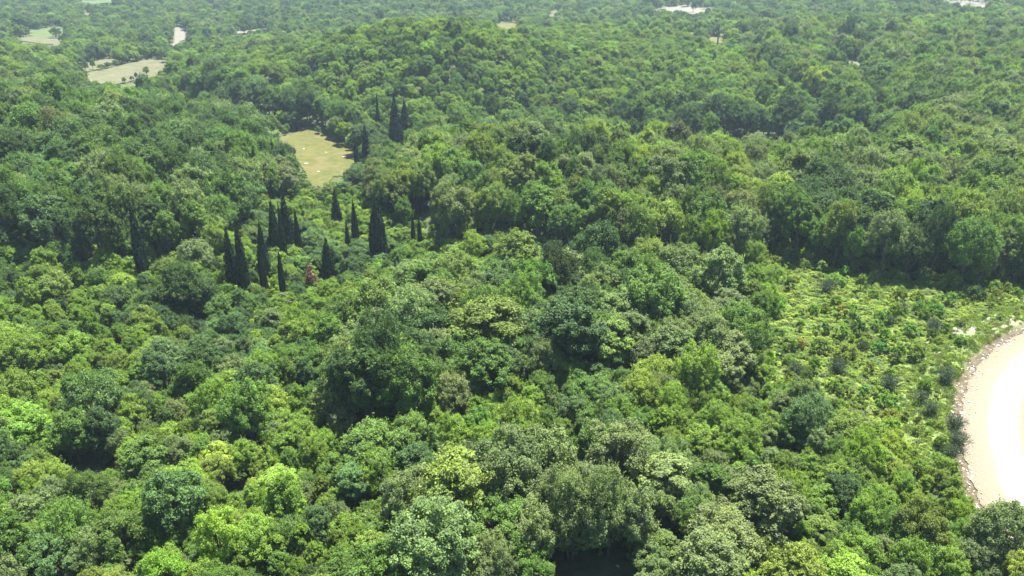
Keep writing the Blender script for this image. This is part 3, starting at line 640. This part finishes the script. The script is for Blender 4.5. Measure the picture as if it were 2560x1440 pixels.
# ------------------------------------------------------------------ stuff: rest of the wood and the undergrowth, real geometry on points
def scatter(name, protos, P_, idx_, rot, scl, tint, label):
    me = bpy.data.meshes.new(name); n = len(P_); me.vertices.add(n); me.vertices.foreach_set('co', np.asarray(P_, np.float32).ravel())
    for nm, ty, arr in (('pick', 'INT', idx_), ('rot', 'FLOAT_VECTOR', rot), ('scl', 'FLOAT_VECTOR', scl), ('tint', 'FLOAT_COLOR', tint)):
        a = me.attributes.new(nm, ty, 'POINT'); a.data.foreach_set({'INT': 'value', 'FLOAT_VECTOR': 'vector', 'FLOAT_COLOR': 'color'}[ty], np.asarray(arr, np.int32 if ty == 'INT' else np.float32).ravel())
    o = bpy.data.objects.new(name, me); C.objects.link(o); o['kind'] = 'stuff'; o['label'] = label
    ng = bpy.data.node_groups.new(name, 'GeometryNodeTree'); ng.interface.new_socket('Geometry', in_out='INPUT', socket_type='NodeSocketGeometry'); ng.interface.new_socket('Geometry', in_out='OUTPUT', socket_type='NodeSocketGeometry')
    N_ = ng.nodes; L = ng.links; gi = N_.new('NodeGroupInput'); go = N_.new('NodeGroupOutput')
    allj = N_.new('GeometryNodeJoinGeometry')
    for obs in protos:
        j = N_.new('GeometryNodeJoinGeometry')
        for ob in obs:
            oi = N_.new('GeometryNodeObjectInfo'); oi.transform_space = 'ORIGINAL'; oi.inputs['Object'].default_value = ob; L.new(oi.outputs['Geometry'], j.inputs[0])
        g2 = N_.new('GeometryNodeGeometryToInstance'); L.new(j.outputs[0], g2.inputs[0]); L.new(g2.outputs[0], allj.inputs[0])
    def na(nm, ty):
        a = N_.new('GeometryNodeInputNamedAttribute'); a.data_type = ty; a.inputs[0].default_value = nm; return a.outputs[0]
    ip = N_.new('GeometryNodeInstanceOnPoints'); L.new(gi.outputs[0], ip.inputs['Points']); L.new(allj.outputs[0], ip.inputs['Instance']); ip.inputs['Pick Instance'].default_value = True
    L.new(na('pick', 'INT'), ip.inputs['Instance Index']); L.new(na('scl', 'FLOAT_VECTOR'), ip.inputs['Scale'])
    er = N_.new('FunctionNodeEulerToRotation'); L.new(na('rot', 'FLOAT_VECTOR'), er.inputs[0]); L.new(er.outputs[0], ip.inputs['Rotation'])
    L.new(ip.outputs[0], go.inputs[0]); md = o.modifiers.new('scatter', 'NODES'); md.node_group = ng
    return o
def first_parts(root_name, meshes):
    out = []
    for cm, tm, *_ in meshes:
        a = next(o for o in bpy.data.objects if o.data == cm and o.type == 'MESH'); b = next(o for o in bpy.data.objects if o.data == tm and o.type == 'MESH'); out.append((a, b))
    return out
protos = first_parts('tree', TREES)
rp = np.array([(t['x'], t['y'], t['z']-.05) for t in REST]); n = len(rp); vi = rng.integers(len(TREES), size=n)
# joined variants come back in an order of their own: scale by mean proportions so that any variant fits
mR = np.mean([t[2] for t in TREES]); mH = np.mean([t[3] for t in TREES])
rsx = np.array([t['r'] for t in REST])/mR; rsz = np.array([t['h'] for t in REST])/mH
scatter('forest', protos, rp, vi, np.stack([np.zeros(n), np.zeros(n), rng.uniform(0, 6.28, n)], 1), np.stack([rsx, rsx, rsz], 1), np.array([(*t['c'], 1) for t in REST]), 'dense broadleaf forest covering the slopes and hills beyond')

# ------------------------------------------------------------------ shrubs of the clearing (individual) and the undergrowth
SH = []
tries = 0
while len(SH) < 120 and tries < 9000:
    tries += 1
    px_ = R.uniform(1880, 2560); py_ = R.uniform(650, 1180)
    if not inpoly(px_, py_, Z_CLEAR)[0]: continue
    x, y, z = hit(px_, py_); r0, _ = road_dist(np.array([x]), np.array([y]))
    if r0[0] < HW+2.5: continue
    s = R.uniform(.65, 1.25)*(1.25 if py_ < 720 else 1)
    if any(math.hypot(x-q[0], y-q[1]) < 1.5*(s+q[3])*.62 for q in SH): continue
    if r0[0] < HW+7: s *= .55
    SH.append((x, y, z, s, px_, py_))
LMC = [(2430,820,'the pale limestone patch'),(2400,1000,'the dirt bank'),(2560,735,'the dark wall end'),(2200,690,'the foot of the tall tree wall'),(1900,700,'the oak mass corner'),(2065,735,'the largest broom bush'),(1950,900,'the oak mass edge'),(2190,850,'the middle of the clearing'),(2200,1060,'the lower end of the clearing'),(2340,900,'the stony spot'),(2020,1000,'the lower oak edge'),(2330,740,'the twin grey shrubs')]
for x, y, z, s, px_, py_ in SH:
    k = R.choices(['bright', 'lime', 'olive', 'mid', 'dark', 'blue'], [.40, .32, .10, .14, .02, .02])[0]
    cm, sm, Rc, Ht = SHRUBS[R.randrange(4)]
    e = empty('shrub', unique(f"{'low' if s < .7 else 'small' if s < .95 else 'large'} {CNAME[k]} bush {where(px_, py_, LMC, 42).replace('crown', 'bush').replace('bushs', 'bushes')}"), 'bush', (x, y, z), 'low bushes in the bright clearing', R.uniform(0, 6.28), (s, s, s*R.uniform(.9, 1.5)))
    o = link('foliage', cm, None, e); o['tint'] = [c*math.exp(R.gauss(0, .1)) for c in PAL[k]]; link('stem', sm, None, e)
BR = [(2065,735,1.9),(2250,790,1.6),(2215,815,1.4),(2330,830,1.5),(1985,940,1.6),(2090,935,1.7),(2220,980,1.8),(2360,960,1.8),(2300,1010,1.3),(2385,1075,1.5),(2392,1120,1.5),(2150,880,1.2),(1905,870,1.4),(2325,1040,1.2),
      (1075,1190,1.3),(290,1280,1.6),(680,1350,1.8),(590,1400,1.9),(730,1140,1.1),(500,1170,1.3),(2375,1150,1.3)]
for i, (px_, py_, s) in enumerate(BR):
    x, y, z = hit(px_, py_)
    e = empty('broom_bush', unique(f"dusky fine-stranded broom bush {where(px_, py_, LM, 80).replace('crown', 'bush').replace('bushs', 'bushes')}"), 'bush', (x, y, z), 'fine-stranded broom bushes', R.uniform(0, 6), s*.75)
    link('foliage', BROOM[i % 2], None, e)

# undergrowth points
U = []
def add_under(n_, x0, x1, y0, y1): U.append(np.stack([rng.uniform(x0, x1, n_), rng.uniform(y0, y1, n_)], 1))
add_under(5200, -95, 95, 38, 120); add_under(9000, -150, 170, 110, 260)
add_under(8200, 25, 100, 70, 150); add_under(1500, 35, 75, 45, 80)
U = np.concatenate(U); ux, uy = U[:, 0], U[:, 1]; uz = height(ux, uy); qx, qy, _ = project(ux, uy, uz)
ins = (qx > -150) & (qx < 2700); ccl = inpoly(qx, qy, Z_CLEAR); rdu, _ = road_dist(ux, uy)
shr = inpoly(qx, qy, Z_SHRUB)
okk = ins & (rdu > HW+1.9) & (ccl | shr | (rng.uniform(size=len(ux)) < .55))
okk &= ccl | ((ux < 25) | (uy > 150) | (rng.uniform(size=len(ux)) < .5))
for p in HOLES: okk &= ~inpoly(qx, qy, p)
for name, m_, st, poly in FIELDS:
    for kz in (0, 1.2):
        ax, ay, _ = project(ux, uy, uz+kz); okk &= ~inpoly(ax, ay, poly)
okk &= lime.max() > 0
ux, uy, uz, ccl, rdu, shr = ux[okk], uy[okk], uz[okk], ccl[okk], rdu[okk], shr[okk]; n = len(ux)
us = np.where(ccl, rng.uniform(.28, .62, n), np.where(shr, rng.uniform(.8, 1.6, n), rng.uniform(.6, 1.2, n))); us = np.where(rdu < HW+8, us*.55, us)
kk = [R.choices(['bright', 'lime', 'olive', 'mid', 'blue', 'grey'], [.36, .26, .14, .14, .04, .06] if c else ([.3, .12, .12, .24, .14, .08]))[0] for c in ccl]
tn = np.array([(*PAL[k], 1) for k in kk])*np.where(ccl[:, None], np.array([1.52, 1.34, 1.9, 1]), 1.05)*np.exp(rng.normal(0, .14, (n, 1))); 
scatter('undergrowth', first_parts('shrub', SHRUBS), np.stack([ux, uy, uz-.05], 1), rng.integers(4, size=n), np.stack([np.zeros(n), np.zeros(n), rng.uniform(0, 6.28, n)], 1), np.stack([us, us, us*rng.uniform(.6, 1.1, n)*np.where(ccl, .7, 1)], 1), tn, 'leafy undergrowth and low ground cover between the trees')

# grass tufts on the road verge
def tuft_mesh():
    g = np.random.default_rng(5); k = 70; d = unit(np.stack([g.normal(0, .45, k), g.normal(0, .45, k), np.ones(k)], 1)); t = g.uniform(.5, 1, k)
    v, f, a = leaves(d*t[:, None]*.16+np.stack([g.normal(0, .14, k), g.normal(0, .14, k), np.zeros(k)], 1), g.normal(size=(k, 3)), g.uniform(.16, .34, k), np.clip(g.normal(.5, .2, k), 0, 1), g, .16, d)
    m = mesh('grass', v, f, {'leafvar': ('FLOAT', 'POINT', a.astype(np.float32))}); m.materials.append(M_leaf); return m
GT = link('grass_tuft', tuft_mesh(), None, None, tuple(np.array(hit(2480, 850)))); GT['tint'] = (.13, .19, .04); GT['label'] = 'tuft of grass on the verge just above the dirt bank'; GT['category'] = 'grass tuft'
gx = rng.uniform(25, 95, 26000); gy = rng.uniform(70, 150, 26000); gz = height(gx, gy); qx, qy, _ = project(gx, gy, gz); rdg, rsg = road_dist(gx, gy)
gok = (qx > 1900) & (qx < 2700) & (rdg > HW+1.2) & (((rdg < HW+16) & (rsg > 0)) | inpoly(qx, qy, Z_CLEAR)) & (n_small(gx, gy) > -1.2)
gx, gy, gz = gx[gok], gy[gok], gz[gok]; n = len(gx)
scatter('grass', [(GT,)], np.stack([gx, gy, gz-.02], 1), np.zeros(n), np.stack([np.zeros(n), np.zeros(n), rng.uniform(0, 6.28, n)], 1), np.repeat(rng.uniform(.7, 1.6, n)[:, None], 3, 1), np.array([(.17, .25, .05, 1)])*np.exp(rng.normal(0, .25, (n, 1))), 'green grass on the verge and in the clearing')

# ------------------------------------------------------------------ boulders in the meadow, bank rubble
def rock_mesh(seed, s):
    import bmesh
    bm = bmesh.new(); bmesh.ops.create_icosphere(bm, subdivisions=2, radius=1); g = np.random.default_rng(seed); ph = g.uniform(0, 6, 6)
    for v_ in bm.verts:
        c = v_.co; k = 1+.22*math.sin(c.x*3+ph[0])+.18*math.sin(c.y*4+ph[1])+.15*math.sin(c.z*5+ph[2]); v_.co = Vector((c.x*k*s[0], c.y*k*s[1], c.z*k*s[2]))
    m = bpy.data.meshes.new('limestone_outcrop'); bm.to_mesh(m); bm.free(); m.materials.append(M_rock); return m
M_rock = simple('limestone', (.58, .55, .48), .9, .25, 2)
for i, (px_, py_, wp) in enumerate([(755,374,12),(815,383,12),(860,394,14),(763,411,14),(793,431,12),(810,402,8),(735,352,7),(715,368,8)]):
    x, y, z = hit(px_, py_); r = wp/2*math.hypot(y, H)/F
    o = link('limestone_outcrop', rock_mesh(i, (r, r*.7, r*.28)), None, None, (x, y, z+.08)); o['category'] = 'rock'; o['group'] = 'pale rocks in the meadow'
    o['label'] = ['flat pale rock by the left edge of the meadow', 'pale rock in the very middle of the meadow', 'whitest rock near the cypresses right of the meadow', 'long pale rock low on the left side of the meadow', 'pale rock at the bottom tip of the meadow', 'small dull rock below the middle of the meadow', 'small rock near the top left of the meadow', 'small rock at the far left corner of the meadow'][i]

RK = link('stone', rock_mesh(50, (.5, .4, .3)), None, None, tuple(np.array(hit(2430, 925))+np.array([0, 0, .05]))); RK.scale = (.5, .5, .5); RK['label'] = 'pale loose stone at the foot of the dirt bank by the road'; RK['category'] = 'stone'
k_ = rng.integers(0, len(cl), 1500); sd = np.where(rng.uniform(size=1500) < .8, -1, 1); off_ = (HW+rng.normal(.2, .75, 1500))
bx = cl[k_, 0]+nr2[k_, 0]*off_*sd+rng.normal(0, .5, 1500); by = cl[k_, 1]+nr2[k_, 1]*off_*sd+rng.normal(0, .5, 1500); bz = np.maximum(height(bx, by), np.where(road_dist(bx, by)[0] < HW, ROADZ, -9)); ss = np.exp(rng.normal(-1.9, .5, 1500))
scatter('rubble', [(RK,)], np.stack([bx, by, bz], 1), np.zeros(1500), rng.uniform(0, 6.28, (1500, 3)), np.repeat(ss[:, None], 3, 1), np.ones((1500, 4)), 'small stones and clods along the edges of the gravel road')

# ------------------------------------------------------------------ fallen branches
def branch(lab, pts_px, rad, lift=2.2):
    ws = [];
    for px_, py_ in pts_px:
        x, y, z = hit(px_, py_, lift); ws.append(np.array([x, y, z+lift]))
    rad *= .7; ps = [tube(ws, [rad]*(len(ws)-1)+[rad*.3], 6)]
    for k in range(len(ws)-1):
        a = ws[k]*.5+ws[k+1]*.5; L_ = np.linalg.norm(ws[k+1]-ws[k])
        for s_ in (-1, 1):
            e = a+unit(ws[k+1]-ws[k])*L_*.45+np.array([.12*s_, .5*s_, .3])*L_*.5; ps.append(tube([a, (a+e)/2+np.array([0, 0, .08]), e], [rad*.5, rad*.35, rad*.15], 5))
    v, f = join(ps); c = v.mean(0); o = link('dead_branch', mesh('dead_branch', v-c, f, smooth=True), M_pale, None, tuple(c)); o['label'] = lab; o['category'] = 'branch'; o['group'] = 'bare dead branches'
branch('bare grey branch sticking out below the small pointed cypress', [(700,733),(720,742),(737,750)], .09, 2.6)
branch('second bare branch just under the grey one below the pointed cypress', [(706,752),(725,755),(742,756)], .08, 2.6)
branch('pale leaning branch below the broadest black cypress', [(965,655),(982,668),(998,681)], .09, 3)
branch('thin bare branch right of the short cone cypress', [(815,705),(826,718),(835,728)], .08, 3)
branch('pale dead branch crossing the shade at the lower left', [(325,1125),(338,1142),(350,1158)], .07, 4)
0 and branch('thin pale stick above the lower left bushes', [(428,1040),(436,1052),(442,1062)], .05, 4.5)
branch('light twig left of the dark central hollow foot', [(906,727),(925,722),(940,712)], .06, 3)

# ------------------------------------------------------------------ power pole, excavator, far poles
M_steel = simple('weathered_steel', (.10, .11, .11), .6, .2, 4, .3); M_ins = simple('white_glazed', (.8, .8, .78), .3, .05)
x, y, z = hit(1790, 148); e = empty('power_pole', 'tall dark tapered power pole with white insulators on the back hill', 'power pole', (x, y, z))
hp = (H+ray(1797, 61)[2]*y/ray(1797, 61)[1])-z
v, f = tube([(0, 0, -1), (0, 0, hp*.5), (0, 0, hp)], [.55, .38, .2], 10); link('pole', mesh('pole', v, f, smooth=True), M_steel, e)
for s_, zz in ((1, hp-1.6), (-1, hp-3.6), (1, hp-5.4)):
    v, f = tube([(0, 0, zz-.2), (s_*1.5, 0, zz)], [.12, .07], 6); a = link('crossarm', mesh('crossarm', v, f, smooth=True), M_steel, e)
    v, f = tube([(s_*1.5, 0, zz-.1), (s_*1.5, 0, zz-.5), (s_*1.5, 0, zz-.9)], [.16, .22, .12], 8); link('insulator', mesh('insulator', v, f, smooth=True), M_ins, a)
for px_, py_, tp, lab in [(1418,18,0,'pale distant utility pole above the dirt track'), (1367,22,3,'thin distant post left of the dirt track')]:
    x, y, z = hit(px_, py_); hp = max(6, (H+ray(px_, tp)[2]*y/ray(px_, tp)[1])-z); v, f = tube([(0, 0, -.5), (0, 0, hp)], [.22, .15], 8)
    e = empty('utility_pole', lab, 'pole', (x, y, z)); link('pole', mesh('pole', v, f, smooth=True), M_pale, e); v, f = box((0, 0, hp-.6), (1.8, .14, .14)); link('crossarm', mesh('crossarm', v, f), M_pale, e)
M_or = simple('orange_red_paint', (.50, .10, .05), .45, .15, 2); M_blk = simple('dark_rubber', (.03, .03, .03), .8); M_gl = simple('cab_glass', (.05, .07, .09), .15)
x, y, z = hit(1738, 20); e = empty('excavator', 'orange-red tracked excavator parked on the pale construction lot', 'excavator', (x, y, z), None, .15)
for s_ in (-1, 1):
    vs = [tube([(-1.8, s_*1.05, .5), (1.8, s_*1.05, .5)], [.5, .5], 12), box((0, s_*1.05, .5), (3.7, .52, .94))]; v, f = join(vs); link('track', mesh('track', v, f), M_blk, e)
v, f = join([box((-.4, 0, 1.6), (3.6, 2.4, 1.0)), box((-1.6, 0, 2.2), (1.4, 2.3, .7)), box((0, 0, 1.02), (1.6, 1.6, .3))]); bd = link('body', mesh('body', v, f), M_or, e)
v, f = box((.75, .65, 2.6), (1.3, 1.0, 1.3)); cb = link('cab', mesh('cab', v, f), M_or, e); v, f = box((.80, .65, 2.7), (1.28, 1.04, .8)); link('window', mesh('window', v, f), M_gl, cb)
v, f = tube([(1.2, -.3, 1.8), (2.6, -.3, 4.3), (4.6, -.3, 4.6), (5.0, -.3, 4.5)], [.3, .32, .25, .2], 8); link('boom', mesh('boom', v, f), M_or, e)
v, f = tube([(4.6, -.3, 4.9), (5.6, -.3, 3.0), (6.0, -.3, 1.6)], [.22, .2, .15], 8); st_ = link('stick', mesh('stick', v, f), M_or, e)
v, f = join([box((5.75, -.3, .8), (.9, 1.1, .15)), box((6.15, -.3, 1.15), (.14, 1.1, .8)), box((5.75, -.83, 1.1), (.85, .08, .7)), box((5.75, .23, 1.1), (.85, .08, .7))]); link('bucket', mesh('bucket', v, f), M_blk, st_)

# ------------------------------------------------------------------ haze: even air round the whole scene
v, f = box((0, 1650, 0), (7000, 3900, 1)); v[:, 2] = np.where(v[:, 2] > 0, 105.0, float(GZ.min())-1.0)
hz_o = link('haze', mesh('haze', v, f), None); hz_o['kind'] = 'stuff'; hz_o['label'] = 'thin bluish summer haze over the far woods'
hm = bpy.data.materials.new('haze'); hm.use_nodes = True; hm.node_tree.nodes.clear(); ou = hm.node_tree.nodes.new('ShaderNodeOutputMaterial'); pv = hm.node_tree.nodes.new('ShaderNodeVolumePrincipled')
pv.inputs['Density'].default_value = .00020; pv.inputs['Color'].default_value = (.60, .80, 1.0, 1); pv.inputs['Anisotropy'].default_value = .25
hm.node_tree.links.new(pv.outputs[0], ou.inputs['Volume']); hz_o.data.materials.append(hm)
print('TREES', len(trees), 'near', len(NEAR), 'rest', len(REST), 'under', len(ux), 'grass', len(gx), 'zmax', GZ.max())
